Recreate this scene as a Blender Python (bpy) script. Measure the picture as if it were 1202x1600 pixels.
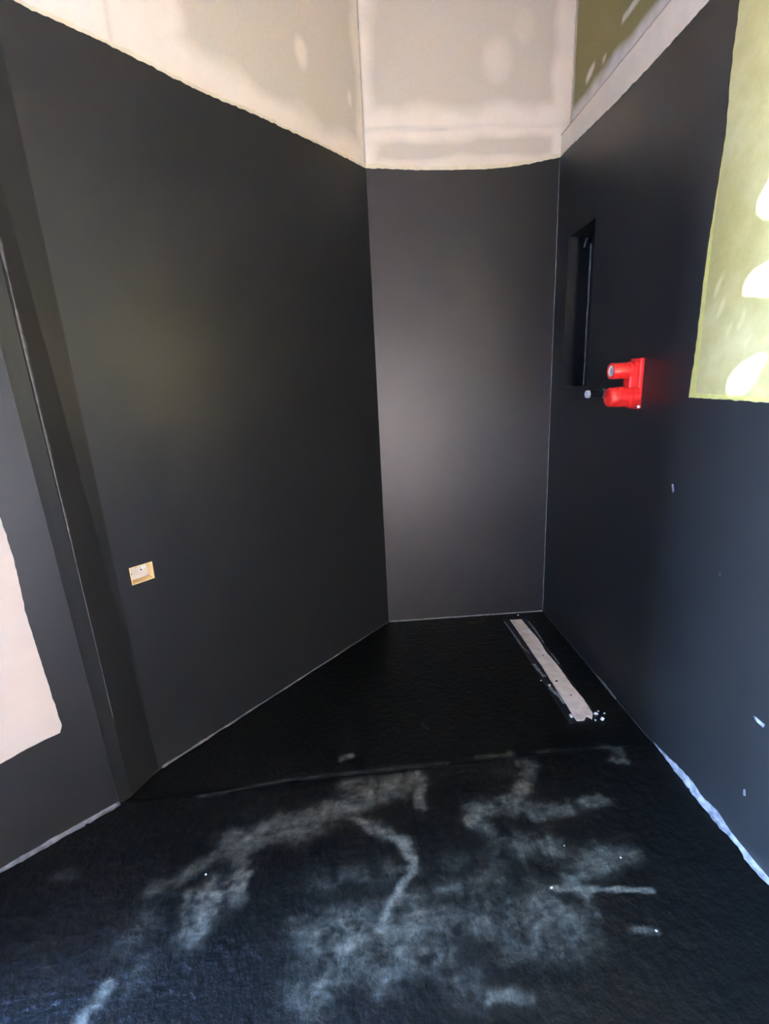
import bpy, bmesh, math, random
from mathutils import Vector, Matrix, noise
from mathutils.geometry import tessellate_polygon

random.seed(7)
for o in list(bpy.data.objects):
    bpy.data.objects.remove(o)
S = bpy.context.scene
C = S.collection

# ------------------------------------------------------------------ camera
F_PX = 753.2246
CAM = Vector((-1.0005, -2.5149, 1.3))
YAW, PITCH, ROLL = -0.0428, -0.2554, -0.0496
fw = Vector((-math.sin(YAW) * math.cos(PITCH), math.cos(YAW) * math.cos(PITCH), math.sin(PITCH)))
r0 = Vector((math.cos(YAW), math.sin(YAW), 0))
u0 = r0.cross(fw)
rt = math.cos(ROLL) * r0 + math.sin(ROLL) * u0
up = -math.sin(ROLL) * r0 + math.cos(ROLL) * u0
cd = bpy.data.cameras.new('camera')
cam = bpy.data.objects.new('camera', cd)
C.objects.link(cam)
cam.matrix_world = Matrix((
    (rt.x, up.x, -fw.x, CAM.x), (rt.y, up.y, -fw.y, CAM.y), (rt.z, up.z, -fw.z, CAM.z), (0, 0, 0, 1)))
cd.sensor_fit = 'HORIZONTAL'
cd.sensor_width = 36
cd.lens = 36 * F_PX / 1202
cd.clip_start = 0.02
S.camera = cam

# ------------------------------------------------------------------ sky, sun, exposure
SUN_TO = Vector((-1.0, -0.45, 0.95)).normalized()      # from the room towards the sun
w = bpy.data.worlds.new('world')
S.world = w
w.use_nodes = True
wn = w.node_tree.nodes
tc = wn.new('ShaderNodeTexCoord')
sx = wn.new('ShaderNodeSeparateXYZ')
rm = wn.new('ShaderNodeValToRGB')                      # clear sky: pale at the horizon, deeper blue overhead
rm.color_ramp.elements[0].position = 0.0
rm.color_ramp.elements[0].color = (0.46, 0.66, 1.0, 1)
rm.color_ramp.elements[1].position = 0.8
rm.color_ramp.elements[1].color = (0.16, 0.34, 0.86, 1)
bg = wn['Background']
bg.inputs['Strength'].default_value = 40.0
w.node_tree.links.new(tc.outputs['Generated'], sx.inputs[0])
w.node_tree.links.new(sx.outputs['Z'], rm.inputs[0])
w.node_tree.links.new(rm.outputs[0], bg.inputs[0])
sd = bpy.data.lights.new('sun', 'SUN')
sd.energy = 165
sd.angle = 0.009
sd.color = (1.0, 0.89, 0.76)
sun = bpy.data.objects.new('sun', sd)
C.objects.link(sun)
sun.rotation_euler = (-SUN_TO).to_track_quat('-Z', 'Y').to_euler()
S.view_settings.view_transform = 'Standard'
S.view_settings.look = 'None'
S.view_settings.gamma = 1
S.view_settings.use_curve_mapping = False
S.view_settings.exposure = 2.4

# ------------------------------------------------------------------ geometry helpers
W = 0.9003                       # width of the back wall
H = 2.27                         # height of the black coat
TOP = 3.15                       # ceiling height
ANG = 0.731                      # turn of the left wall
LD = Vector((-math.sin(ANG), -math.cos(ANG), 0))
LN = Vector((math.cos(ANG), -math.sin(ANG), 0))
Z = Vector((0, 0, 1))


def ray(px, py):
    return fw + rt * ((px - 601) / F_PX) - up * ((py - 800) / F_PX)


class Plane:
    def __init__(s, o, U, V, N):
        s.o, s.U, s.V, s.N = Vector(o), Vector(U), Vector(V), Vector(N)

    def pix(s, px, py):
        d = ray(px, py)
        t = (s.o - CAM).dot(s.N) / d.dot(s.N)
        p = CAM + d * t - s.o
        return (p.dot(s.U), p.dot(s.V))

    def at(s, u, v, n=0.0):
        return s.o + s.U * u + s.V * v + s.N * n

    def pixs(s, pts):
        return [s.pix(*q) for q in pts]


FL = Plane((0, 0, 0), (1, 0, 0), (0, 1, 0), (0, 0, 1))
BW = Plane((-W, 0, 0), (1, 0, 0), (0, 0, 1), (0, -1, 0))
RW = Plane((0, 0, 0), (0, -1, 0), (0, 0, 1), (-1, 0, 0))
LW = Plane((-W, 0, 0), LD, (0, 0, 1), LN)


def fpt(px, py):
    u, v = FL.pix(px, py)
    return Vector((u, v, 0))


PC = fpt(250, 1197)              # where the left wall meets the pilaster
LLEN = (PC - Vector((-W, 0, 0))).dot(LD)
PC = LW.at(LLEN, 0)
PN = fpt(187, 1254)              # where the pilaster meets the near left wall
NDIR = (fpt(0, 1360) - PN).normalized()
NW = Plane(PN, NDIR, (0, 0, 1), Vector((-NDIR.y, NDIR.x, 0)))
if NW.N.dot(Vector((1, -1, 0))) < 0:
    NW.N = -NW.N


def link(name, me, mat=None, parent=None):
    o = bpy.data.objects.new(name, me)
    C.objects.link(o)
    if me is not None and mat is not None:
        me.materials.append(mat)
    if parent is not None:
        o.parent = parent
    return o


def from_bm(name, bm, mat, parent=None, smooth=False):
    bmesh.ops.recalc_face_normals(bm, faces=bm.faces)
    me = bpy.data.meshes.new(name)
    bm.to_mesh(me)
    bm.free()
    if smooth:
        for p in me.polygons:
            p.use_smooth = True
    return link(name, me, mat, parent)


def struct(o):
    o['kind'] = 'structure'
    return o


def tag(o, label, cat, group=None):
    o['label'] = label
    o['category'] = cat
    if group:
        o['group'] = group
    return o


def resample(pts, step):
    out = []
    for a, b in zip(pts, pts[1:]):
        n = max(1, int(math.dist(a, b) / step))
        for k in range(n):
            t = k / n
            out.append((a[0] + (b[0] - a[0]) * t, a[1] + (b[1] - a[1]) * t))
    out.append(pts[-1])
    return out


def rough_line(pts, step=0.008, amp=0.0025, seed=0.0):
    """brushed edge: a resampled line that wanders a little"""
    res = resample(pts, step)
    out = []
    for i, (u, v) in enumerate(res):
        a = amp if 0 < i < len(res) - 1 else 0
        n1 = noise.noise(Vector((u * 45 + seed, v * 45, seed))) + .5 * noise.noise(Vector((u * 130, v * 130 + seed, 3)))
        n2 = noise.noise(Vector((u * 45, v * 45 + seed, seed + 9)))
        out.append((u + a * n2, v + a * n1))
    return out


def prism(name, plane, outer, holes, n0, n1, mat, parent=None, bevel=False):
    """a flat slab of any outline with holes, from offset n0 to n1 along the plane's normal"""
    loops = [outer] + list(holes)
    flat = [q for lp in loops for q in lp]
    tris = tessellate_polygon([[Vector((u, v, 0)) for u, v in lp] for lp in loops])
    bm = bmesh.new()
    A = [bm.verts.new(plane.at(u, v, n1)) for u, v in flat]
    B = [bm.verts.new(plane.at(u, v, n0)) for u, v in flat]
    for t in tris:
        try:
            bm.faces.new([A[i] for i in t])
            bm.faces.new([B[i] for i in reversed(t)])
        except ValueError:
            pass
    k = 0
    for lp in loops:
        n = len(lp)
        for i in range(n):
            j = (i + 1) % n
            try:
                bm.faces.new([A[k + i], A[k + j], B[k + j], B[k + i]])
            except ValueError:
                pass
        k += n
    return from_bm(name, bm, mat, parent)


def rect(u0, v0, u1, v1):
    return [(u0, v0), (u1, v0), (u1, v1), (u0, v1)]


def grid_sheet(name, plane, us, vs, n, mat, fn, parent=None, thick=0.01, hfn=None):
    """a sheet cut fine enough to carry a 'mask' attribute (plaster, dust)"""
    verts, faces, mask = [], [], []
    nu, nv = len(us), len(vs)
    for v in vs:
        for u in us:
            h = hfn(u, v) if hfn else 0
            verts.append(plane.at(u, v, n + h))
            mask.append(fn(u, v))
    for j in range(nv - 1):
        for i in range(nu - 1):
            a = j * nu + i
            faces.append((a, a + 1, a + nu + 1, a + nu))
    # back and rim
    base = len(verts)
    ring = [i for i in range(nu)] + [j * nu + nu - 1 for j in range(1, nv)] + \
           [(nv - 1) * nu + i for i in range(nu - 2, -1, -1)] + [j * nu for j in range(nv - 2, 0, -1)]
    for r in ring:
        p = verts[r]
        verts.append(p - plane.N * thick)
        mask.append(0)
    m = len(ring)
    for i in range(m):
        faces.append((ring[i], base + i, base + (i + 1) % m, ring[(i + 1) % m]))
    faces.append(tuple(base + i for i in range(m - 1, -1, -1)))
    me = bpy.data.meshes.new(name)
    me.from_pydata([tuple(v) for v in verts], [], faces)
    at = me.attributes.new('mask', 'FLOAT', 'POINT')
    at.data.foreach_set('value', mask)
    me.polygons.foreach_set('use_smooth', [True] * ((nu - 1) * (nv - 1)) + [False] * (m + 1))
    me.update()
    # orient outward
    if (me.polygons[0].normal).dot(plane.N) < 0:
        me.flip_normals()
    return link(name, me, mat, parent)


def steps(a, b, s):
    n = max(1, int(round(abs(b - a) / s)))
    return [a + (b - a) * i / n for i in range(n + 1)]


def bead(name, p0, p1, da, db, wa, wb, mat, parent, seed=0, seg=0.012, lift=0.0016):
    """a hand-run bead of sealer in a corner: wa / wb give its reach on the two faces"""
    p0, p1 = Vector(p0), Vector(p1)
    L = (p1 - p0).length
    n = max(2, int(L / seg))
    ax = (p1 - p0).normalized()
    da, db = Vector(da).normalized(), Vector(db).normalized()
    out = (da + db).normalized()
    bm = bmesh.new()
    rows = []
    for i in range(n + 1):
        t = i / n
        k1 = max(.08, 1 + .55 * noise.noise(Vector((t * L * 14, seed, 0))) + .35 * noise.noise(Vector((t * L * 55, seed, 4))))
        k2 = max(.08, 1 + .55 * noise.noise(Vector((t * L * 14, seed, 7))) + .35 * noise.noise(Vector((t * L * 55, seed, 8))))
        a = (wa(t) if callable(wa) else wa) * k1
        b = (wb(t) if callable(wb) else wb) * k2
        c = p0 + ax * (t * L)
        m = .30 * min(a, b)
        rows.append([bm.verts.new(c + da * a + db * lift * .5), bm.verts.new(c + da * a * .9 + db * lift),
                     bm.verts.new(c + out * (m + lift * 1.5)),
                     bm.verts.new(c + db * b * .9 + da * lift), bm.verts.new(c + db * b + da * lift * .5),
                     bm.verts.new(c)])
    for r, q in zip(rows, rows[1:]):
        for k in range(6):
            bm.faces.new((r[k], r[(k + 1) % 6], q[(k + 1) % 6], q[k]))
    bm.faces.new(rows[0])
    bm.faces.new(rows[-1])
    return from_bm(name, bm, mat, parent, smooth=True)


def lathe(bm, base, axis, prof, seg=28):
    """prof: list of (distance along axis, radius)"""
    axis = Vector(axis).normalized()
    a = axis.orthogonal().normalized()
    b = axis.cross(a)
    rings = []
    for d, r in prof:
        rings.append([bm.verts.new(Vector(base) + axis * d + (a * math.cos(t) + b * math.sin(t)) * max(r, 1e-5))
                      for t in [2 * math.pi * i / seg for i in range(seg)]])
    for r, q in zip(rings, rings[1:]):
        for i in range(seg):
            bm.faces.new((r[i], r[(i + 1) % seg], q[(i + 1) % seg], q[i]))
    bm.faces.new(rings[0][::-1])
    bm.faces.new(rings[-1])


# ------------------------------------------------------------------ materials
def new_mat(name):
    m = bpy.data.materials.new(name)
    m.use_nodes = True
    nt = m.node_tree
    return m, nt.nodes, nt.links, nt.nodes['Principled BSDF']


def nz(N, scale, detail=4, rough=.55, dist=0.0):
    t = N.new('ShaderNodeTexNoise')
    t.inputs['Scale'].default_value = scale
    t.inputs['Detail'].default_value = detail
    t.inputs['Roughness'].default_value = rough
    t.inputs['Distortion'].default_value = dist
    return t


def ramp(N, stops):
    r = N.new('ShaderNodeValToRGB')
    e = r.color_ramp.elements
    while len(e) < len(stops):
        e.new(.5)
    for k, (p, c) in enumerate(stops):
        e[k].position = p
        e[k].color = (*c, 1) if len(c) == 3 else c
    return r


def pos(N):
    return N.new('ShaderNodeNewGeometry').outputs['Position']


def simple(name, c1, c2, scale=20, rough=.5, bump=0.0, bscale=200, spec=.5, detail=4, metallic=0):
    m, N, Lk, B = new_mat(name)
    p = pos(N)
    t = nz(N, scale, detail)
    Lk.new(p, t.inputs['Vector'])
    r = ramp(N, [(.3, c1), (.7, c2)])
    Lk.new(t.outputs['Fac'], r.inputs[0])
    Lk.new(r.outputs[0], B.inputs['Base Color'])
    B.inputs['Roughness'].default_value = rough
    B.inputs['Specular IOR Level'].default_value = spec
    B.inputs['Metallic'].default_value = metallic
    if bump:
        b = nz(N, bscale, 3)
        Lk.new(p, b.inputs['Vector'])
        bn = N.new('ShaderNodeBump')
        bn.inputs['Strength'].default_value = bump
        bn.inputs['Distance'].default_value = .002
        Lk.new(b.outputs['Fac'], bn.inputs['Height'])
        Lk.new(bn.outputs[0], B.inputs['Normal'])
    return m


def masked(name, base, over, scale=14, rough=(.7, .6), bump=.15, bscale=160, warp=.5, spec=.3, fine=90, grain=0, gate_at=.25, bdist=.002):
    """mix of two tones by the mesh's mask attribute, its edge broken up by noise"""
    m, N, Lk, B = new_mat(name)
    p = pos(N)
    at = N.new('ShaderNodeAttribute')
    at.attribute_name = 'mask'
    t = nz(N, scale, 6, .65)
    Lk.new(p, t.inputs['Vector'])
    t2 = nz(N, fine, 4, .6)
    Lk.new(p, t2.inputs['Vector'])
    s = N.new('ShaderNodeMath'); s.operation = 'SUBTRACT'; s.inputs[1].default_value = .5
    Lk.new(t.outputs['Fac'], s.inputs[0])
    mu = N.new('ShaderNodeMath'); mu.operation = 'MULTIPLY_ADD'; mu.inputs[1].default_value = warp
    Lk.new(s.outputs[0], mu.inputs[0]); Lk.new(at.outputs['Fac'], mu.inputs[2])
    cl = N.new('ShaderNodeClamp')
    # keep clean where there is no mask at all
    gate = N.new('ShaderNodeMath'); gate.operation = 'MULTIPLY'
    g2 = N.new('ShaderNodeMapRange'); g2.inputs['From Max'].default_value = gate_at
    Lk.new(at.outputs['Fac'], g2.inputs['Value'])
    Lk.new(mu.outputs[0], gate.inputs[0]); Lk.new(g2.outputs[0], gate.inputs[1])
    last = gate.outputs[0]
    if grain:
        gm = N.new('ShaderNodeMapping'); gm.inputs['Scale'].default_value = (1, 1.7, 1); gm.inputs['Rotation'].default_value = (0, 0, .35)
        Lk.new(p, gm.inputs['Vector'])
        gt = nz(N, grain, 5, .7)
        Lk.new(gm.outputs[0], gt.inputs['Vector'])
        gr = N.new('ShaderNodeMapRange')
        gr.inputs['From Min'].default_value = .38; gr.inputs['From Max'].default_value = .64
        gr.inputs['To Min'].default_value = .55; gr.inputs['To Max'].default_value = 1.15
        Lk.new(gt.outputs['Fac'], gr.inputs['Value'])
        gx = N.new('ShaderNodeMath'); gx.operation = 'MULTIPLY'
        Lk.new(last, gx.inputs[0]); Lk.new(gr.outputs[0], gx.inputs[1])
        last = gx.outputs[0]
    Lk.new(last, cl.inputs['Value'])
    rb = ramp(N, [(.3, base[0]), (.7, base[1])])
    Lk.new(t2.outputs['Fac'], rb.inputs[0])
    ro = ramp(N, [(.3, over[0]), (.7, over[1])])
    Lk.new(t.outputs['Fac'], ro.inputs[0])
    mx = N.new('ShaderNodeMix'); mx.data_type = 'RGBA'
    Lk.new(cl.outputs[0], mx.inputs['Factor'])
    Lk.new(rb.outputs[0], mx.inputs['A']); Lk.new(ro.outputs[0], mx.inputs['B'])
    Lk.new(mx.outputs['Result'], B.inputs['Base Color'])
    mr = N.new('ShaderNodeMapRange')
    mr.inputs['To Min'].default_value = rough[0]; mr.inputs['To Max'].default_value = rough[1]
    Lk.new(cl.outputs[0], mr.inputs['Value']); Lk.new(mr.outputs[0], B.inputs['Roughness'])
    B.inputs['Specular IOR Level'].default_value = spec
    if bump:
        b = nz(N, bscale, 4)
        Lk.new(p, b.inputs['Vector'])
        bn = N.new('ShaderNodeBump'); bn.inputs['Strength'].default_value = bump; bn.inputs['Distance'].default_value = bdist
        Lk.new(b.outputs['Fac'], bn.inputs['Height']); Lk.new(bn.outputs[0], B.inputs['Normal'])
    return m


M = {}
M['coat'] = simple('black_membrane', (.0130, .0130, .0126), (.0160, .0158, .0154), 6, .40, .12, 260, .5)
M['board'] = masked('plasterboard', ((.58, .505, .390), (.62, .545, .425)), ((.79, .68, .54), (.85, .74, .59)), scale=9, warp=.5)
M['greenboard'] = masked('green_board', ((.20, .18, .065), (.225, .20, .075)), ((.56, .53, .48), (.64, .60, .54)), scale=16, warp=.7, rough=(.6, .35))
M['rawcore'] = simple('board_core', (.62, .55, .46), (.70, .62, .53), 30, .8)
M['edge_green'] = simple('green_primer', (.42, .38, .10), (.52, .47, .15), 40, .6, .1)
M['skim'] = masked('skimmed_panel', ((.285, .235, .075), (.32, .27, .092)), ((.44, .385, .17), (.52, .46, .235)), scale=10, warp=.8, rough=(.5, .4))
M['creampanel'] = simple('cream_panel', (.50, .415, .335), (.555, .465, .375), 8, .7)
M['sealer'] = simple('scuffed_sealer', (.06, .056, .052), (.15, .14, .135), 60, .6)
M['sealer_mid'] = simple('worn_sealer', (.10, .095, .09), (.22, .21, .205), 45, .6)
M['sealer_light'] = simple('pale_sealer', (.05, .053, .057), (.30, .305, .31), 34, .6)
M['floor'] = masked('floor_membrane', ((.0034, .0033, .0026), (.0052, .0050, .0040)), ((.056, .053, .036), (.120, .117, .086)), scale=22, rough=(.32, .60), bump=1.0, bscale=48, warp=.8, spec=.2, fine=30, grain=30, gate_at=.5, bdist=.0038)
M['red'] = simple('red_plastic', (.80, .022, .018), (.88, .032, .026), 30, .32, 0, 100, .5)
M['grey_tube'] = simple('grey_tube', (.45, .44, .43), (.55, .54, .53), 40, .5)
M['hole'] = simple('dark_hole', (.012, .010, .009), (.02, .017, .015), 40, .8)
M['black_pipe'] = simple('black_pipe', (.018, .018, .018), (.03, .03, .03), 60, .4)
M['white_plastic'] = simple('white_plastic', (.70, .69, .66), (.78, .77, .74), 50, .4)
M['tape'] = simple('cream_tape', (.62, .50, .39), (.80, .69, .57), 28, .55, .3, 90)
M['steel'] = simple('smeared_steel', (.16, .15, .14), (.32, .31, .29), 70, .45)
M['yellow'] = simple('yellow_lining', (.80, .55, .22), (.88, .64, .30), 40, .6)
M['boxback'] = simple('box_back', (.58, .52, .48), (.70, .64, .60), 50, .6)
M['crumb'] = simple('plaster_crumb', (.72, .69, .65), (.82, .80, .77), 90, .8)
M['paint_white'] = simple('white_wall', (.66, .63, .58), (.72, .69, .64), 5, .7)
M['ground'] = simple('bounce_slab_pale', (.48, .40, .33), (.56, .48, .40), 1.5, .9)  # pale tone of the added slab that bounces sun indoors
M['earth'] = simple('bare_earth', (.15, .115, .088), (.20, .155, .12), 3, .9)
M['light_blocker'] = simple('blocker_dark', (.025, .024, .023), (.035, .033, .032), 8, .9)  # near black, for the added light-blocking wall
M['render'] = simple('bounce_cream', (.60, .50, .40), (.66, .56, .46), 4, .9)  # warm tone of the added bounce wall
M['primer'] = simple('primer_edge', (.66, .59, .38), (.76, .68, .47), 25, .7)
M['frame'] = simple('window_frame', (.55, .55, .54), (.62, .62, .61), 20, .4)
M['sun_cutout'] = simple('sun_cutout_timber', (.30, .20, .12), (.40, .28, .17), 12, .6)  # for the added panel that cuts the sun into patches


# ------------------------------------------------------------------ floor
def seg_dist(p, a, b):
    ax, ay = a; bx, by = b
    dx, dy = bx - ax, by - ay
    l2 = dx * dx + dy * dy
    t = 0 if l2 == 0 else max(0, min(1, ((p[0] - ax) * dx + (p[1] - ay) * dy) / l2))
    return math.hypot(p[0] - ax - dx * t, p[1] - ay - dy * t)


def sm(x):
    x = max(0., min(1., x))
    return x * x * (3 - 2 * x)


# dust smears with their sheen painted pale: line, half width in metres, strength
SMEAR = [
    ([(365, 1318), (440, 1297), (510, 1272), (570, 1245), (650, 1218)], .060, .72),
    ([(380, 1308), (430, 1292)], .03, .9),
    ([(545, 1228), (640, 1215)], .05, .6),
    ([(650, 1213), (658, 1235), (655, 1255)], .020, .9),
    ([(560, 1275), (602, 1302)], .026, 1.0),
    ([(602, 1302), (632, 1315)], .02, .7),
    ([(632, 1315), (646, 1358)], .022, 1.15),
    ([(646, 1358), (620, 1402), (592, 1455)], .017, .95),
    ([(377, 1340), (372, 1405)], .026, .85),
    ([(335, 1398), (300, 1452)], .052, .85),
    ([(292, 1400), (285, 1450)], .02, .6),
    ([(365, 1325), (240, 1392)], .035, .45),
    ([(260, 1415), (200, 1462)], .06, .32),
    ([(235, 1500), (205, 1530)], .05, .25),
    ([(500, 1465), (560, 1450), (640, 1450)], .085, .55),
    ([(640, 1450), (760, 1440)], .07, .45),
    ([(535, 1490), (560, 1465), (590, 1445)], .03, .85),
    ([(490, 1535), (560, 1500), (680, 1490)], .08, .42),
    ([(470, 1545), (520, 1530)], .035, .5),
    ([(500, 1385), (600, 1360)], .06, .30),
    ([(600, 1420), (700, 1395), (780, 1372)], .05, .40),
    ([(165, 1546), (135, 1598)], .024, .85),
    ([(828, 1195), (815, 1235), (790, 1258), (735, 1272), (762, 1292)], .036, .75),
    ([(815, 1230), (800, 1250)], .03, .5),
    ([(760, 1266), (840, 1262)], .03, .5),
    ([(835, 1270), (890, 1262)], .032, .55),
    ([(912, 1256), (945, 1250)], .024, .8),
    ([(945, 1166), (965, 1172), (978, 1188)], .024, .85),
    ([(958, 1186), (976, 1190)], .016, .85),
    ([(800, 1177), (812, 1195)], .014, .9),
    ([(745, 1180), (800, 1176)], .012, .5),
    ([(785, 1325), (865, 1325)], .06, .45),
    ([(700, 1345), (800, 1340)], .05, .25),
    ([(895, 1378), (930, 1345), (975, 1333)], .045, .6),
    ([(862, 1389), (940, 1390), (1022, 1391)], .007, 1.0),
    ([(915, 1390), (932, 1430)], .018, .6),
    ([(800, 1430), (860, 1415), (900, 1450)], .075, .5),
    ([(800, 1470), (900, 1475)], .06, .4),
    ([(990, 1453), (1028, 1455)], .010, .6),
    ([(650, 1505), (740, 1540)], .06, .3),
    ([(770, 1555), (830, 1558)], .016, .6),
    ([(640, 1215), (800, 1200)], .05, .2),
    ([(533, 1184), (548, 1178)], .016, 1.0),
    ([(733, 972), (758, 967)], .010, .7),
    ([(655, 1125), (672, 1138)], .004, .8),
    ([(610, 1365), (665, 1360)], .02, .4),
    ([(85, 1370), (115, 1365)], .02, .35),
    ([(310, 1245), (450, 1215), (560, 1203), (700, 1188)], .009, .5),
    ([(840, 1172), (940, 1165)], .009, .45),
]
SM = [([FL.pix(*q) for q in ln], r, s) for ln, r, s in SMEAR]
SMB = []
for ln, r, s in SM:
    xs = [q[0] for q in ln]; ys = [q[1] for q in ln]
    SMB.append((min(xs) - 2.2 * r, max(xs) + 2.2 * r, min(ys) - 2.2 * r, max(ys) + 2.2 * r))


def dust(u, v):
    # ragged, streaky outlines: look the smears up at a wandering position
    w1 = noise.noise(Vector((u * 11, v * 13, 2))) * .020 + noise.noise(Vector((u * 34, v * 44, 8))) * .011
    w2 = noise.noise(Vector((u * 11 + 40, v * 13, 5))) * .020 + noise.noise(Vector((u * 34, v * 44 + 20, 8))) * .009
    uu, vv = u + w1, v + w2
    m = 0
    for (ln, r, s), (xa, xb, ya, yb) in zip(SM, SMB):
        if uu < xa or uu > xb or vv < ya or vv > yb:
            continue
        d = min(seg_dist((uu, vv), a, b) for a, b in zip(ln, ln[1:])) if r > .012 else min(seg_dist((u, v), a, b) for a, b in zip(ln, ln[1:]))
        m = max(m, s * math.exp(-1.15 * (d / r) ** 2) if r > .012 else s * sm(1.35 - d / r))
    n = noise.noise(Vector((u * 16, v * 22, 2.2))) * .55 + noise.noise(Vector((u * 45, v * 70, 5))) * .45 + noise.noise(Vector((u * 110, v * 150, 5))) * .25
    if m > 0:
        m = max(0, 1.12 * m * (.80 + .9 * n))
    if v < -1.12:
        k = noise.noise(Vector((u * 4, v * 6, 11))) + .6 * n
        m = max(m, max(0, k - .30) * .30)
    return m


def step_line(u):
    return -1.082 + .036 * u + .006 * noise.noise(Vector((u * 6, 0, 1)))


def floor_h(u, v):
    s = sm((step_line(u) - v) / .018 + .5)
    h = -.009 * (1 - s)
    if s > 0:
        b = noise.noise(Vector((u * 9, v * 9, 3))) * .0022 + noise.noise(Vector((u * 34, v * 44, 6))) * .0012
        q = noise.noise(Vector((u * 75, v * 110, 9)))
        b += max(0, q - .10) * .0055 * sm(.5 + noise.noise(Vector((u * 4 + 3, v * 4, 0))) * 1.5)
        h += s * b
    return h


xs = steps(-3.3, -2.7, .1)[:-1] + steps(-2.7, .02, .008)
ys = steps(-4.3, -2.0, .1)[:-1] + steps(-2.0, .02, .008)
floor = struct(grid_sheet('floor', FL, xs, ys, 0, M['floor'], dust, None, .12, floor_h))

# ------------------------------------------------------------------ walls
XL = -2.30                        # side wall behind the camera, with the windows
YF = -4.2                        # wall behind the camera

# --- back wall
wall_back = struct(prism('wall_back', BW, rect(-.10, -.1, W + .20, TOP), [], -.14, -.004, M['rawcore']))


def band(d, wdt):
    return sm(1.3 - d / wdt)


JZ = 2.41                        # horizontal board joint on the back wall


def back_mask(u, v):
    n = noise.noise(Vector((u * 7, v * 7, 1.5))) * .035
    m = max(band(u + n, .075), band(W - u + n, .055))
    m = max(m, band(abs(v - (JZ + .015)) + n, .085) if v > JZ else band(abs(v - JZ) + n, .06))
    m = max(m, .75 * band(v - H + n * .6, .04))
    px = (u - .60) / .07; pz = (v - 2.66) / .09
    m = max(m, .55 * sm(1.4 - math.hypot(px, pz)))
    px = (u - .72) / .05; pz = (v - 2.78) / .07
    m = max(m, .35 * sm(1.4 - math.hypot(px, pz)))
    # the joint itself shows as a faint brownish line
    j = sm(1 - abs(v - JZ - .003 * math.sin(u * 14)) / .014) * (.9 if u < .38 else .45)
    m -= j * .8
    px = (u - .62) / .11; pz = (v - 2.335) / .028
    m -= .6 * sm(1.5 - math.hypot(px, pz))
    px = (u - .25) / .13; pz = (v - 2.315) / .025
    m -= .5 * sm(1.5 - math.hypot(px, pz))
    return max(0, m)


grid_sheet('plasterboard', BW, steps(0, W + .048, .012), steps(2.2, TOP, .012), 0, M['board'], back_mask, wall_back, .004)
pl = [(560, 263), (573, 263), (600, 264), (650, 266), (700, 266), (760, 264.5), (800, 261), (830, 256), (855, 250), (876, 246), (885, 244)]
top = rough_line(BW.pixs(pl), .006, .0022, 1)
top[0] = (-.004, top[0][1]); top = [q for q in top if -.004 <= q[0] <= W]
top.append((W, top[-1][1]))
prism('waterproof_coat', BW, [(-.004, -.02), (W, -.02)] + top[::-1], [], -.003, .002, M['coat'], wall_back)

def edge_strip(plane, line, wd, seed, parent):
    up_ = [(u, v + wd * (1 + .5 * noise.noise(Vector((u * 12, seed, 0))))) for u, v in line]
    prism('primer_edge', plane, [(u, v - .01) for u, v in line] + up_[::-1], [], 0, .0008, M['primer'], parent)


edge_strip(BW, top, .016, 1, wall_back)

# --- right wall with the recessed niche; above the ledge the wall steps back
NU0, NU1, NV0, NV1 = .140, .392, 1.252, 1.912
ND = .105
LEDGE = 2.372
REC = .045
wall_right = struct(prism('wall_right', RW, rect(-.05, -.1, 4.25, LEDGE), [rect(NU0 - .006, NV0 - .006, NU1 + .006, NV1 + .006)[::-1]], -.13, -.0015, M['board']))


def fallback_mask(o, val=.8):
    me = o.data
    if 'mask' not in me.attributes:
        a = me.attributes.new('mask', 'FLOAT', 'POINT')
        a.data.foreach_set('value', [val] * len(me.vertices))


fallback_mask(wall_right, .75)
pr = [(880, 241), (920, 202), (960, 163), (1021, 99), (1081, 33), (1108, 2)]
line = RW.pixs(pr)
line = [(-.004, line[0][1])] + line + [(1.3, H - .02), (2.9, H - .02)]
line = rough_line(line, .01, .003, 5)
panel_out = RW.pixs([(1156, 2), (1141, 120), (1134, 211), (1117, 319), (1105, 395), (1096, 470), (1087, 546), (1076, 621)])
panel_bot = RW.pixs([(1076, 621), (1140, 625), (1202, 629)])
PE = 2.15                        # far end of the bare panel along the wall
pb_end = (PE, panel_bot[-1][1] - .01)
lft = rough_line([(panel_out[0][0], H - .06)] + panel_out, .008, .003, 8)
bot = rough_line(panel_bot + [pb_end], .008, .0025, 9)
hole = lft + bot[1:] + [(PE, H - .06)]
coat_r = prism('waterproof_coat', RW, [(-.004, -.02)] + line + [(2.9, -.02)],
               [rect(NU0 - .004, NV0 - .004, NU1 + .004, NV1 + .004), hole], -.003, .002, M['coat'], wall_right)
# bare panel: yellow-green primer with a paler skim inside it
prism('green_primer_edge', RW, hole, [], -.004, -.0004, M['edge_green'], wall_right)
inner = RW.pixs([(1157, 3), (1142, 120), (1136, 211), (1120, 319), (1106, 440), (1095, 546), (1087.5, 614)])
inner_b = RW.pixs([(1087.5, 614), (1140, 618), (1202, 621)])
i_u0 = min(q[0] for q in inner) - .01


def inner_edge(v):
    for (ua, va), (ub, vb) in zip(inner, inner[1:]):
        if vb <= v <= va:
            t = (v - va) / (vb - va) if vb != va else 0
            return ua + (ub - ua) * t
    return inner[0][0] if v > inner[0][1] else inner[-1][0]


def skim_mask(u, v):
    m = .42 + .5 * noise.noise(Vector((u * 5, v * 4, 2)))
    m = max(m, .62 * sm((1.62 - v) / .25))
    for (cu, cv, a) in ((1.16, 1.46, .9), (1.20, 1.40, .8), (1.24, 1.42, .9), (1.14, 1.52, .8), (1.27, 1.37, .7)):
        m = max(m, 1.2 * sm(1.3 - math.hypot((u - cu - (v - cv) * .4) / .012, (v - cv) / .035)) * a)
    return max(0, min(1.2, m))


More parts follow.
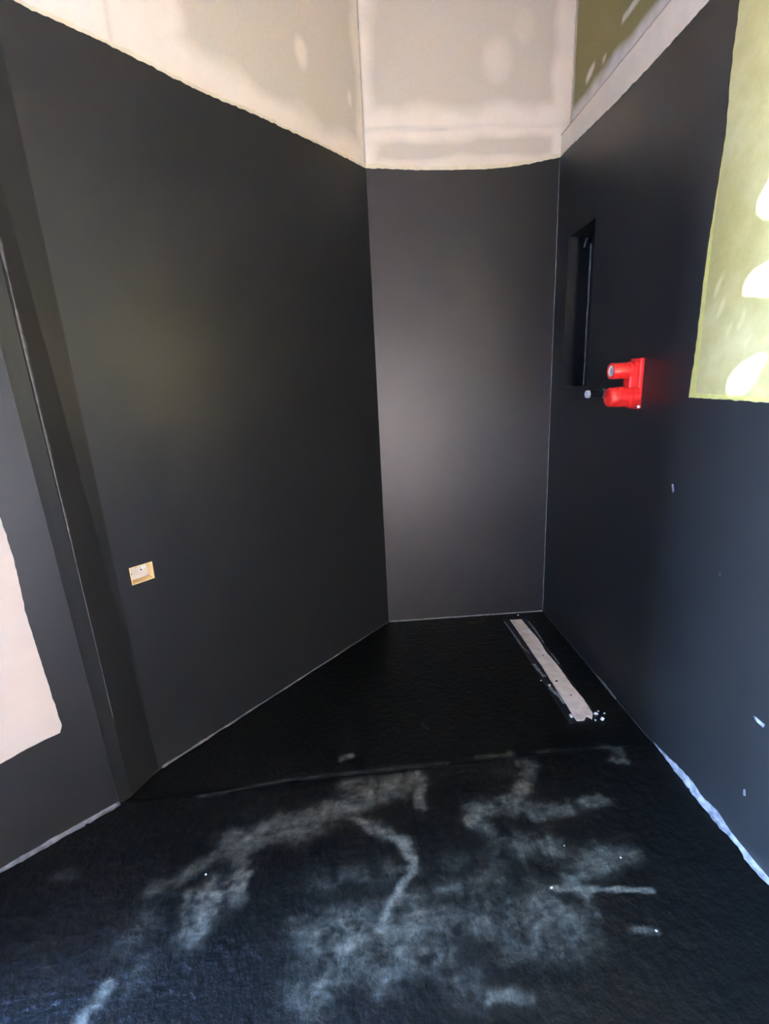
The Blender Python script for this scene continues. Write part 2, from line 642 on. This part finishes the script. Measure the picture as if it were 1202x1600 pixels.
sk = rough_line([(inner[0][0], H - .065)] + inner, .008, .0015, 12) + rough_line(inner_b + [(PE - .01, inner_b[-1][1] - .01)], .01, .0012, 13)[1:] + [(PE - .01, H - .065)]
us = steps(1.06, PE - .012, .012); vs = steps(1.225, H - .066, .012)
# fine sheet clipped to the traced outline by pulling its edge on to it


def skim_sheet():
    verts, faces, mask = [], [], []
    nv = len(vs)
    rows = steps(0, 1, 1 / 70)
    for v in steps(inner_b[0][1], H - .066, .012):
        ue = inner_edge(v) + .0015 * noise.noise(Vector((v * 50, 1, 1)))
        for t in rows:
            u = ue + (PE - .012 - ue) * t * (.35 + .65 * t)
            vb = inner_b[0][1] + (u - inner_b[0][0]) * (inner_b[-1][1] - inner_b[0][1]) / (inner_b[-1][0] - inner_b[0][0])
            vv = max(v, vb) if v > inner_b[0][1] + 1e-6 else vb
            verts.append(RW.at(u, vv, .0004)); mask.append(skim_mask(u, vv))
    nr = len(rows); k = len(verts) // nr
    for j in range(k - 1):
        for i in range(nr - 1):
            a = j * nr + i
            faces.append((a, a + nr, a + nr + 1, a + 1))
    me = bpy.data.meshes.new('skim_panel')
    me.from_pydata([tuple(v) for v in verts], [], faces)
    at = me.attributes.new('mask', 'FLOAT', 'POINT'); at.data.foreach_set('value', mask)
    if me.polygons[0].normal.dot(RW.N) < 0:
        me.flip_normals()
    o = link('skim_panel', me, M['skim'], wall_right)
    sol = o.modifiers.new('thickness', 'SOLIDIFY'); sol.thickness = .0015; sol.offset = -1
    return o


skim_sheet()

# niche: a lined box let into the wall
bm = bmesh.new()
d0, d1 = .0021, -ND
q = {}
t_ = .012
for nm, (a, b, c, d) in {'i': (NU0, NV0, NU1, NV1), 'o': (NU0 - t_, NV0 - t_, NU1 + t_, NV1 + t_)}.items():
    q[nm] = [[RW.at(u, v, n) for u, v in ((a, b), (c, b), (c, d), (a, d))] for n in ((d0 if nm == 'i' else -.002), d1 - (t_ if nm == 'o' else 0))]
vi0 = [bm.verts.new(p) for p in q['i'][0]]; vi1 = [bm.verts.new(p) for p in q['i'][1]]
vo0 = [bm.verts.new(p) for p in q['o'][0]]; vo1 = [bm.verts.new(p) for p in q['o'][1]]
for k in range(4):
    j = (k + 1) % 4
    bm.faces.new((vi0[k], vi0[j], vi1[j], vi1[k]))
    bm.faces.new((vo0[k], vo0[j], vo1[j], vo1[k]))
    bm.faces.new((vi0[k], vi0[j], vo0[j], vo0[k]))
bm.faces.new(vi1); bm.faces.new(vo1)
niche = from_bm('niche', bm, M['coat'], wall_right)
bead('sealer_line', RW.at(NU0 + .001, NV0 + .004, -ND + .001), RW.at(NU0 + .001, NV1 - .03, -ND + .001), RW.N, RW.U, .006, .006, M['sealer_mid'], niche, 3)
bead('sealer_line', RW.at(NU0, NV0 + .001, -ND + .01), RW.at(NU0, NV0 + .001, -.004), RW.V, RW.U, .003, .003, M['sealer'], niche, 4)
bead('sealer_smear', RW.at(NU0 + .001, NV1 - .045, -ND + .03), RW.at(NU0 + .001, NV1 - .006, -ND + .018), RW.N, RW.U, .012, .003, M['sealer_mid'], niche, 4.4)

# upper right wall, set back behind the ledge


def green_mask(u, v):
    n = noise.noise(Vector((u * 9, v * 9, 4))) * .02
    m = 1.0 * band(v - LEDGE - .045 + n, .055)
    m = max(m, .85 * band(u - .0 + n * .4, .018))
    m = max(m, 1.1 * sm(1.5 - math.hypot((u - .17) / .035, (v - 2.515 - (u - .17) * .25) / .018)))
    m = max(m, .6 * sm(1.4 - math.hypot((u - .29) / .02, (v - 2.50) / .012)))
    if u > .42:
        m = max(m, .9 * sm(1.4 - abs(v - 2.545 - (u - .42) * .02) / .010))
    return max(0, m)


UR = Plane(RW.at(0, 0, -REC), RW.U, RW.V, RW.N)
wall_upper = struct(prism('wall_right_upper', UR, rect(-.05, LEDGE + .0005, 4.25, TOP), [], -.09, -.004, M['rawcore']))
grid_sheet('green_board', UR, steps(0, 2.2, .012) + [4.2], steps(LEDGE + .001, TOP, .012), 0, M['greenboard'], green_mask, wall_upper, .004)
bead('ledge_bead', RW.at(.0, LEDGE, 0), RW.at(4.2, LEDGE, 0), -RW.V, -RW.N, .006, .01, M['creampanel'], wall_right, 21, .02)

# --- left wall (turned), with a square hole for the electrical box
LT = LLEN + .03
box_px = [(201.3, 887), (205.5, 913.5), (240, 904.5), (239, 877)]
bq = LW.pixs(box_px)
bu0 = (bq[2][0] + bq[3][0]) / 2; bu1 = (bq[0][0] + bq[1][0]) / 2
bv0 = (bq[1][1] + bq[2][1]) / 2; bv1 = (bq[0][1] + bq[3][1]) / 2
wall_left = struct(prism('wall_left', LW, rect(.0, -.1, LT + .12, TOP), [rect(bu0 - .002, bv0 - .002, bu1 + .002, bv1 + .002)], -.12, -.004, M['rawcore']))


def left_mask(u, v):
    n = noise.noise(Vector((u * 6, v * 6, 8))) * .05
    m = band(u + n * .5, .055)
    edge = .085 + .10 * sm((u - .55) / .5)
    m = max(m, band(v - H - .01 + n, edge))
    m = max(m, 1.0 * sm((u - .86 + n + (v - 2.4) * .35) / .08))
    j = sm(1 - abs(u - 1.098 + .02 * (v - 2.4)) / .010)
    m -= .6 * j
    m = max(m, 1.05 * sm(1.5 - math.hypot((u - .355) / .030, (v - 2.555) / .05)))
    m = max(m, .9 * sm(1.4 - math.hypot((u - .085) / .012, (v - 2.50) / .03)))
    return max(0, m)


grid_sheet('plasterboard', LW, steps(0, LT + .12, .012), steps(2.2, TOP, .012), 0, M['board'], left_mask, wall_left, .004)
pl = [(20, 1), (50, 17), (75, 28), (110, 43), (150, 61), (200, 86), (250, 111), (300, 137), (350, 159), (400, 180), (450, 204), (500, 227), (560, 257), (571, 263)]
line = LW.pixs(pl)[::-1]
line = [(-.004, line[0][1])] + line + [(LT + .1, H)]
line = rough_line(line, .008, .004, 15)
prism('waterproof_coat', LW, [(-.004, -.02)] + line + [(LT + .1, -.02)], [rect(bu0, bv0, bu1, bv1)], -.003, .002, M['coat'], wall_left)

edge_strip(LW, line, .012, 2, wall_left)

# --- pilaster between the left wall and the near left wall (leans a little as it was built)
lean_c = LD * .026
lean_n = NDIR * .06
bm = bmesh.new()


def seam(z):
    t = z / 2.27
    c = PC + lean_c * t
    n = PN + lean_n * t * 1.1
    e = (c - n).normalized()
    o_ = Vector((-e.y, e.x, 0))
    o_ = o_ if o_.dot(Vector((1, -1, 0))) > 0 else -o_
    p = n.lerp(c, .24 + .12 * min(1, z / 1.6)) + o_ * .007
    return Vector((c.x, c.y, z)), Vector((p.x, p.y, z)), Vector((n.x, n.y, z)), o_


def pil(z):
    c, p, n, _ = seam(z)
    return [c, p, n, Vector((n.x, n.y, z)) - NW.N * .10, Vector((c.x, c.y, z)) - LN * .10]


lo = [bm.verts.new(v) for v in pil(-.1)]; hi = [bm.verts.new(v) for v in pil(TOP)]
for k in range(5):
    bm.faces.new((lo[k], lo[(k + 1) % 5], hi[(k + 1) % 5], hi[k]))
bm.faces.new(lo); bm.faces.new(hi)
wall_pil = struct(from_bm('wall_pilaster', bm, M['coat']))

# --- near left wall with its bare cream panel
NL = (PN.x - XL) / -NDIR.x + .05
wall_near = struct(prism('wall_left_near', NW, [(.002, -.1), (NL, -.1), (NL, TOP), (.002 + .06, TOP)], [], -.10, -.003, M['rawcore']))
cp = NW.pixs([(0, 807), (22, 875), (41, 961), (71, 1055), (96, 1134), (94, 1145), (60, 1161), (37, 1173), (0, 1194)])
ca = rough_line([(cp[0][0] - .0, 2.0), (cp[0][0] - .002, 1.4)] + cp, .008, .0022, 31)
ca += [(NL - .2, cp[-1][1] - .05), (NL - .2, 2.0)]
prism('waterproof_coat', NW, [(.001, -.02), (NL, -.02), (NL, H), (.046, H)], [ca], -.002, .002, M['coat'], wall_near)
prism('bare_panel', NW, [(u, v) for u, v in rect(.075, .15, NL - .15, 2.05)], [], -.0025, -.0002, M['creampanel'], wall_near)
prism('upper_board', NW, rect(.06, H, NL, TOP), [], -.0025, 0.0, M['creampanel'], wall_near)

# --- the part of the room behind the camera
SIDE = Plane((XL, 0, 0), (0, -1, 0), (0, 0, 1), (1, 0, 0))
FRONT = Plane((0, YF, 0), (-1, 0, 0), (0, 0, 1), (0, 1, 0))
W2 = (1.70, .05, 2.75, 2.75)
W1 = (.55, .1, .91, 1.5)
wall_side = struct(prism('wall_side', SIDE, rect(1.50, -.1, 4.35, TOP), [rect(*W2)], -.12, 0, M['coat']))
wall_front = struct(prism('wall_front', FRONT, rect(-.13, -.1, -XL + .12, TOP), [rect(*W1)], -.12, 0, M['coat']))
prism('upper_board', FRONT, rect(0, H, -XL, TOP), [], -.002, .003, M['creampanel'], wall_front)
prism('upper_board', SIDE, rect(W2[2] + .02, H, 4.2, TOP), [], -.002, .003, M['creampanel'], wall_side)


def win(name, P, R):
    u0, v0, u1, v1 = R
    fr = prism(name, P, rect(u0, v0, u1, v1), [rect(u0 + .04, v0 + .04, u1 - .04, v1 - .04)], -.08, -.02, M['frame'])
    return struct(fr)


win1 = win('window_1', FRONT, W1)
win2 = win('window_2', SIDE, W2)
prism('sun_blocking_fin', FRONT, rect(W1[2], W1[1], W1[2] + .03, W1[3] + .1), [], -.45, -.121, M['frame'], win1)  # added unseen fin that keeps direct sun out of the front window
# added unseen ceiling opening; its cutouts shape the sun patches on the right wall
CE = Plane((0, 0, TOP), (1, 0, 0), (0, 1, 0), (0, 0, -1))
sun_px = [
    [(1187, 326), (1189, 310), (1202, 285), (1222, 262), (1226, 300), (1214, 330), (1198, 337)],
    [(1165, 455), (1168, 440), (1178, 428), (1202, 414), (1235, 402), (1240, 430), (1225, 452), (1200, 457)],
    [(1141, 609), (1142, 592), (1155, 577), (1178, 563), (1201, 553), (1200, 572), (1186, 588), (1160, 612)],
]
cut = []
for poly in sun_px:
    lp = []
    for px_, py_ in poly:
        u, v = RW.pix(px_, py_)
        p = RW.at(u, v)
        h = p + SUN_TO * ((TOP + .065 - p.z) / SUN_TO.z)
        lp.append((h.x, h.y))
    cut.append(lp)
cx0 = min(q[0] for l in cut for q in l) - .08; cx1 = max(q[0] for l in cut for q in l) + .08
cy0 = min(q[1] for l in cut for q in l) - .08; cy1 = max(q[1] for l in cut for q in l) + .08
ceiling = struct(prism('ceiling', CE, rect(XL - .12, YF - .12, .14, .14), [rect(cx0, cy0, cx1, cy1)], -.08, 0, M['paint_white']))
sun_opening = struct(prism('added_sun_opening', CE, rect(cx0 - .05, cy0 - .05, cx1 + .05, cy1 + .05), [rect(cx0 + .03, cy0 + .03, cx1 - .03, cy1 - .03)], -.12, -.081, M['frame']))
prism('sun_cutout_panel', CE, rect(cx0 - .02, cy0 - .02, cx1 + .02, cy1 + .02), cut, -.068, -.062, M['sun_cutout'], sun_opening)
# added unseen wall that blocks oblique sky and sun at the side opening
struct(prism('wall_light_blocker', Plane((0, -2.8, 0), (-1, 0, 0), (0, 0, 1), (0, 1, 0)), [(-XL + .121, -.25), (5.5, -.25), (5.5, 5.3), (4.0, 5.3), (4.0, 4.45), (-XL + .121, 4.45)], [], -.12, 0, M['light_blocker']))
# added unseen wall: hides sky and bounces warm sun into the front window
struct(prism('wall_bounce', Plane((-1.6, -9.2, 0), (.7071, .7071, 0), (0, 0, 1), (-.7071, .7071, 0)), rect(0, -.25, 6.2, 3.2), [], -.15, 0, M['render']))
# daylight portals in the two open windows
for nm, P, R in (('window_daylight_1', FRONT, W1), ('window_daylight_2', SIDE, W2)):
    a = bpy.data.lights.new(nm, 'AREA')
    a.shape = 'RECTANGLE'
    a.size, a.size_y = R[2] - R[0], R[3] - R[1]
    a.cycles.is_portal = True
    o = bpy.data.objects.new(nm, a)
    C.objects.link(o)
    o.location = P.at((R[0] + R[2]) / 2, (R[1] + R[3]) / 2, -.1)
    o.rotation_euler = P.N.to_track_quat('-Z', 'Y').to_euler()
GP = Plane((0, 0, -.25), (1, 0, 0), (0, 1, 0), (0, 0, 1))
struct(prism('bare_earth', GP, rect(-40, -40, 40, 40), [], -.1, 0, M['earth']))
struct(prism('bounce_slab', GP, rect(-2.2, -10, 4, YF - .13), [], 0, .03, M['ground']))  # added unseen pale slab, bounces sunlight up through the front window

# ------------------------------------------------------------------ sealer lines in the corners
bead('sealer_line', (0, 0, .0), (0, 0, 2.27), (-1, 0, 0), (0, -1, 0), .0075, .004, M['sealer_mid'], wall_back, 1)
bead('sealer_line', (-W + .005, 0, -.009), (-.005, 0, -.009), (0, 0, 1), (0, -1, 0), .0085, .006, M['sealer_mid'], wall_back, 2)
bead('sealer_line', LW.at(.005, -.009), LW.at(LLEN - .005, -.009), (0, 0, 1), LN, lambda t: .004 + .004 * t, lambda t: .004 + .004 * t, M['sealer'], wall_left, 5)
bead('sealer_line', LW.at(0, .6), LW.at(0, 2.2), LD, (1, 0, 0), .001, .004, M['sealer'], wall_left, 51)
bead('sealer_line', NW.at(.0, .0), NW.at(.55, .0), (0, 0, 1), NW.N, .011, .015, M['sealer'], wall_near, 6)
bead('sealer_line', (0, -.02, -.009), (0, -1.05, -.009), (0, 0, 1), (-1, 0, 0), .003, .003, M['sealer'], wall_right, 7)
bead('sealer_line', (0, -.66, -.008), (0, -.82, -.008), (0, 0, 1), (-1, 0, 0), .012, .006, M['sealer'], wall_right, 7.5)
bead('sealer_line', (0, -1.085, .0), (0, -1.75, .0), (0, 0, 1), (-1, 0, 0),
     lambda t: .022 * sm(t * 4) + .006 - .019 * sm((t - .35) * 3), lambda t: .004 + .012 * sm(t * 3), M['sealer_light'], wall_right, 8)
bead('sealer_line', PC + Vector((0, 0, -.009)), PN, (0, 0, 1), seam(0)[3], .003, .004, M['coat'], wall_pil, 9)


bm = bmesh.new()
rows = []
for i in range(165):
    z = .30 + i * .0125
    k = max(0, .45 + .9 * noise.noise(Vector((z * 6, 3, 1))) + .5 * noise.noise(Vector((z * 30, 3, 1)))) * (.15 + .85 * sm((z - .7) / .5))
    c_, p_, n_, o_ = seam(z)
    e_ = (c_ - p_).normalized(); g_ = (n_ - p_).normalized()
    a = .001 + .006 * k
    b = .001 + .006 * k
    rows.append([bm.verts.new(p_ + e_ * a + o_ * .0004), bm.verts.new(p_ + o_ * .0012), bm.verts.new(p_ + g_ * b + o_ * .0004), bm.verts.new(p_ - o_ * .001)])
for r, s_ in zip(rows, rows[1:]):
    for k in range(4):
        bm.faces.new((r[k], r[(k + 1) % 4], s_[(k + 1) % 4], s_[k]))
bm.faces.new(rows[0]); bm.faces.new(rows[-1])
from_bm('edge_scuff', bm, M['sealer'], wall_pil)


def smear_patch(name, plane, pts_px, mat, parent, n=.0024, seed=0):
    lp = rough_line(plane.pixs(pts_px + [pts_px[0]]), .004, .0015, seed)[:-1]
    return prism(name, plane, lp, [], n - .001, n, mat, parent)


smear_patch('paint_chip', RW, [(1051, 756), (1054, 756), (1055, 768), (1052, 770)], M['sealer_light'], wall_right, seed=1)
smear_patch('paint_chip', RW, [(1178, 1118), (1183, 1120), (1197, 1132), (1194, 1137), (1185, 1129)], M['sealer_light'], wall_right, seed=2)
smear_patch('paint_chip', RW, [(1125, 896), (1128, 895), (1128, 899), (1125, 899)], M['sealer'], wall_right, seed=3)
smear_patch('paint_chip', RW, [(1163, 1233), (1166, 1233), (1167, 1244), (1163, 1243)], M['sealer'], wall_right, seed=4)
smear_patch('paint_chip', BW, [(820, 918), (828, 911), (842, 909), (843, 922), (832, 934), (824, 930)], M['coat'], wall_back, seed=5)


# ------------------------------------------------------------------ red shower mixer body roughed in on the right wall
def empty(name, loc):
    o = bpy.data.objects.new(name, None)
    o.location = loc
    C.objects.link(o)
    return o


def child(name, bm, mat, root, smooth=False, bevel=0.0, base=None):
    o = from_bm(name, bm, mat, None, smooth)
    o.data.transform(Matrix.Translation(-(base or root).location))
    o.parent = root
    if bevel:
        b = o.modifiers.new('bevel', 'BEVEL'); b.width = bevel; b.segments = 3; b.limit_method = 'ANGLE'
    if smooth:
        e = o.modifiers.new('split', 'EDGE_SPLIT'); e.split_angle = math.radians(40)
    return o


def box_on(bm, P, u0, u1, v0, v1, n0, n1):
    vs_ = [bm.verts.new(P.at(u, v, n)) for n in (n0, n1) for u, v in ((u0, v0), (u1, v0), (u1, v1), (u0, v1))]
    for f in ((0, 1, 2, 3), (7, 6, 5, 4), (0, 4, 5, 1), (1, 5, 6, 2), (2, 6, 7, 3), (3, 7, 4, 0)):
        bm.faces.new([vs_[i] for i in f])


MU, MZ1, MZ2 = .795, 1.312, 1.222
mix = empty('shower_mixer_body', RW.at(MU, 1.265, 0))
tag(mix, 'red plastic shower mixer rough-in with two stubby pipes on black wall', 'plumbing')
bm = bmesh.new(); box_on(bm, RW, MU - .040, MU + .028, 1.178, 1.352, .0005, .016)
child('mounting_plate', bm, M['red'], mix, bevel=.004)
bm = bmesh.new(); box_on(bm, RW, MU - .026, MU + .020, 1.195, 1.338, .012, .046)
child('valve_block', bm, M['red'], mix, bevel=.006)
bm = bmesh.new()
lathe(bm, RW.at(MU, MZ1, .03), RW.N, [(0, .030), (.012, .030), (.013, .0275), (.075, .0275), (.0765, .0265), (.0765, .0205), (.060, .0200)])
up_pipe = child('upper_sleeve', bm, M['red'], mix, True)
bm = bmesh.new()
lathe(bm, RW.at(MU, MZ1, .05), RW.N, [(0, .0195), (.0545, .0195), (.0555, .0185), (.0555, .0150), (.050, .0145)])
child('inner_tube', bm, M['white_plastic'], up_pipe, True, base=mix)
bm = bmesh.new()
lathe(bm, RW.at(MU, MZ1, .05), RW.N, [(.045, .0148), (.0515, .0148), (.052, .0001)])
child('tube_plug', bm, M['grey_tube'], up_pipe, True, base=mix)
bm = bmesh.new()
lathe(bm, RW.at(MU + .002, MZ2, .012), RW.N, [(0, .039), (.026, .039), (.028, .0355), (.070, .0355), (.071, .0345), (.094, .0340), (.099, .0315), (.1015, .026), (.1025, .001)], 32)
child('lower_cap', bm, M['red'], mix, True)
bm = bmesh.new(); lathe(bm, RW.at(MU + .027, 1.186, .012), RW.U, [(0, .0055), (.004, .0055), (.006, .004), (.0066, .0005)], 12)
child('screw', bm, M['white_plastic'], mix, True)

# ------------------------------------------------------------------ black pipe stub with a white end plug
pipe = empty('water_pipe', RW.at(.552, 1.228, 0))
tag(pipe, 'short black pipe stub with white plugged end below the niche', 'pipe')
bm = bmesh.new()
lathe(bm, RW.at(.552, 1.228, .001), RW.N, [(0, .0145), (.066, .0145)], 20)
child('pipe_tube', bm, M['black_pipe'], pipe, True)
bm = bmesh.new()
lathe(bm, RW.at(.552, 1.228, .064), RW.N, [(0, .0155), (.010, .0155), (.012, .0135), (.0122, .001)], 20)
child('end_plug', bm, M['white_plastic'], pipe, True)
bm = bmesh.new()
lathe(bm, RW.at(.552, 1.228, .0015), RW.N, [(0, .020), (.008, .019), (.010, .0165), (.0102, .0150)], 20)
child('wall_collar', bm, M['sealer'], pipe, True)

# ------------------------------------------------------------------ electrical back box in the left wall
ebox = empty('electrical_box', LW.at((bu0 + bu1) / 2, (bv0 + bv1) / 2, 0))
tag(ebox, 'small open electrical back box with yellow lining in black left wall', 'electrical box')
DEP = .034
bm = bmesh.new()
e0 = [bm.verts.new(LW.at(u, v, .0025)) for u, v in rect(bu0, bv0, bu1, bv1)]
e1 = [bm.verts.new(LW.at(u, v, .0030)) for u, v in rect(bu0 + .003, bv0 + .003, bu1 - .003, bv1 - .003)]
e2 = [bm.verts.new(LW.at(u, v, -DEP)) for u, v in rect(bu0 + .005, bv0 + .005, bu1 - .005, bv1 - .005)]
e3 = [bm.verts.new(LW.at(u, v, -DEP - .004)) for u, v in rect(bu0, bv0, bu1, bv1)]
for a, b in ((e0, e1), (e1, e2), (e3, e0)):
    for k in range(4):
        bm.faces.new((a[k], a[(k + 1) % 4], b[(k + 1) % 4], b[k]))
bm.faces.new(e3); bm.faces.new(e2)
child('lining', bm, M['yellow'], ebox)
bm = bmesh.new(); box_on(bm, LW, bu0 + .0055, bu1 - .0055, bv0 + .0055, bv1 - .0055, -DEP + .0002, -DEP + .004)
child('back_plate', bm, M['boxback'], ebox)
uw, vh = bu1 - bu0, bv1 - bv0
for fu, fv, r in ((.80, .80, .0034), (.55, .80, .0042), (.80, .45, .0030), (.35, .55, .0030)):
    bm = bmesh.new()
    lathe(bm, LW.at(bu0 + uw * fu, bv0 + vh * fv, -DEP + .0036), LW.N, [(0, r), (.0012, r), (.0013, r * .5)], 12)
    child('knockout_hole', bm, M['hole'], ebox)
bm = bmesh.new()
lathe(bm, LW.at(bu0 + uw * .30, bv0 + vh * .80, -DEP + .003), (LW.N + Vector((0, 0, -.25))).normalized(), [(0, .010), (.014, .010), (.016, .008), (.0162, .001)], 16)
child('conduit_end', bm, M['white_plastic'], ebox, True)

# ------------------------------------------------------------------ linear floor drain under its cream tape


def dz(q):
    return (770 + q[0] / 6.01, 940 + q[1] / 6.01)


DF = Plane((0, 0, -.009), (1, 0, 0), (0, 1, 0), (0, 0, 1))
cov = [DF.pix(*dz(q)) for q in ((165, 180), (270, 175), (340, 260), (430, 360), (500, 480), (620, 620), (740, 790), (850, 920), (940, 1060), (935, 1110), (905, 1095), (880, 1085), (862, 1122), (790, 1125), (750, 1070), (690, 970), (620, 860), (540, 740), (460, 610), (370, 480), (290, 360), (220, 260))]
ctr = Vector((sum(q[0] for q in cov) / len(cov), sum(q[1] for q in cov) / len(cov), -.009))
drain = empty('linear_drain', ctr)
tag(drain, 'long linear shower drain covered by a cream strip of tape in the black floor', 'drain')
fr_out = [DF.pix(*dz(q)) for q in ((95, 165), (318, 160), (985, 1085), (725, 1150))]
bm_o = prism('drain_frame', DF, rough_line(fr_out + [fr_out[0]], .02, .001, 3)[:-1], [], -.004, .0022, M['coat'])
bm_o.data.transform(Matrix.Translation(-ctr)); bm_o.parent = drain
cl = rough_line(cov + [cov[0]], .006, .0018, 40)[:-1]
tp = prism('cover_tape', DF, cl, [], .001, .0062, M['tape'])
tp.data.transform(Matrix.Translation(-ctr)); tp.parent = drain
b = tp.modifiers.new('bevel', 'BEVEL'); b.width = .0015; b.segments = 2; b.limit_method = 'ANGLE'


def strip(name, pts, wd, mat, par, n0, n1, seed):
    line = resample([DF.pix(*dz(q)) for q in pts], .006)
    L_, R_ = [], []
    for i, (u, v) in enumerate(line):
        a = line[max(0, i - 1)]; c = line[min(len(line) - 1, i + 1)]
        dx, dy = c[0] - a[0], c[1] - a[1]
        l = math.hypot(dx, dy) or 1
        ww = wd * max(.15, 1 + .8 * noise.noise(Vector((u * 60, v * 60, seed))))
        L_.append((u - dy / l * ww, v + dx / l * ww)); R_.append((u + dy / l * ww, v - dx / l * ww))
    o = prism(name, DF, L_ + R_[::-1], [], n0, n1, mat)
    o.data.transform(Matrix.Translation(-ctr)); o.parent = par
    return o


strip('tape_ridge', [(185, 195), (300, 372), (460, 600), (640, 862), (770, 1100)], .0028, M['tape'], drain, .004, .0078, 6)
strip('edge_strip', [(112, 195), (155, 250), (210, 330), (280, 430), (345, 490)], .0032, M['steel'], drain, .001, .0036, 1)
strip('edge_strip', [(335, 190), (400, 270), (478, 390)], .0034, M['steel'], drain, .001, .0036, 2)
strip('edge_strip', [(550, 490), (628, 592)], .0024, M['steel'], drain, .001, .0036, 3)
strip('mortar_smear', [(385, 590), (440, 660), (490, 710)], .007, M['steel'], drain, .001, .0034, 4)
strip('mortar_smear', [(520, 780), (560, 840), (620, 880), (680, 960)], .008, M['steel'], drain, .001, .0034, 5)
for (a, b_, r) in ((600, 757, .0065), (296, 350, .003), (475, 515, .004), (735, 890, .004)):
    u, v = DF.pix(*dz((a, b_)))
    bm = bmesh.new(); lathe(bm, Vector((u, v, -.009 + .0060)), Z, [(0, r), (.0006, r), (.0007, r * .3)], 10)
    child('tape_hole', bm, M['hole'], drain)

# ------------------------------------------------------------------ plaster crumbs on the floor
cr = [dz(q) for q in ((240, 130), (735, 1085), (970, 1060), (1030, 1110), (992, 1032), (1050, 1052), (965, 1116), (455, 750), (535, 795))]
cr += [(322, 1367), (862, 1388), (970, 1340), (1026, 1455), (882, 1322)]
big = {1: .0075, 2: .0065, 3: .0075, 8: .005, 9: .0026, 10: .0026, 11: .0019, 12: .0028, 13: .0018}
where = ['white plaster crumb just behind the back end of the floor drain',
         'white plaster crumb at the front left corner of the floor drain',
         'larger white plaster crumb right of the drain front end, nearest the tape',
         'largest white plaster crumb right of the front end of the drain',
         'tiny plaster crumb farthest back right of the drain front end',
         'tiny plaster crumb farthest right of the drain front end',
         'tiny plaster crumb between the two large crumbs by the drain',
         'tiny plaster crumb left of the middle of the drain',
         'small plaster crumb touching the drain left edge past its middle',
         'white grit speck among the dust at left of the black floor',
         'white grit speck at left end of the thin dust streak on the floor',
         'white grit speck at tip of the dust smear near the right wall',
         'pale lump on the right front of the floor',
         'faint grit speck on the dusty middle of the floor right']
for i, (px_, py_) in enumerate(cr):
    r = big.get(i, .0035)
    zf = -.009 if py_ < 1150 else 0
    pl_ = Plane((0, 0, zf), (1, 0, 0), (0, 1, 0), (0, 0, 1))
    u, v = pl_.pix(px_, py_)
    zf = floor_h(u, v)
    if i < 9 and i in (1, 7, 8):
        zf += .0022
    bm = bmesh.new()
    bmesh.ops.create_icosphere(bm, subdivisions=2, radius=r)
    for vt in bm.verts:
        k = 1 + .45 * noise.noise(vt.co * (1.2 / r) + Vector((i * 3.1, 0, 0)))
        vt.co = Vector((vt.co.x * k * 1.2, vt.co.y * k, vt.co.z * k * .7))
    lowest = min(vt.co.z for vt in bm.verts)
    o = from_bm('plaster_crumb', bm, M['crumb'] if i < 12 else M['steel'])
    o.location = (u, v, zf - lowest - .0003)
    o.rotation_euler.z = i * 1.3
    tag(o, where[i], 'crumb', 'plaster crumbs on the floor')
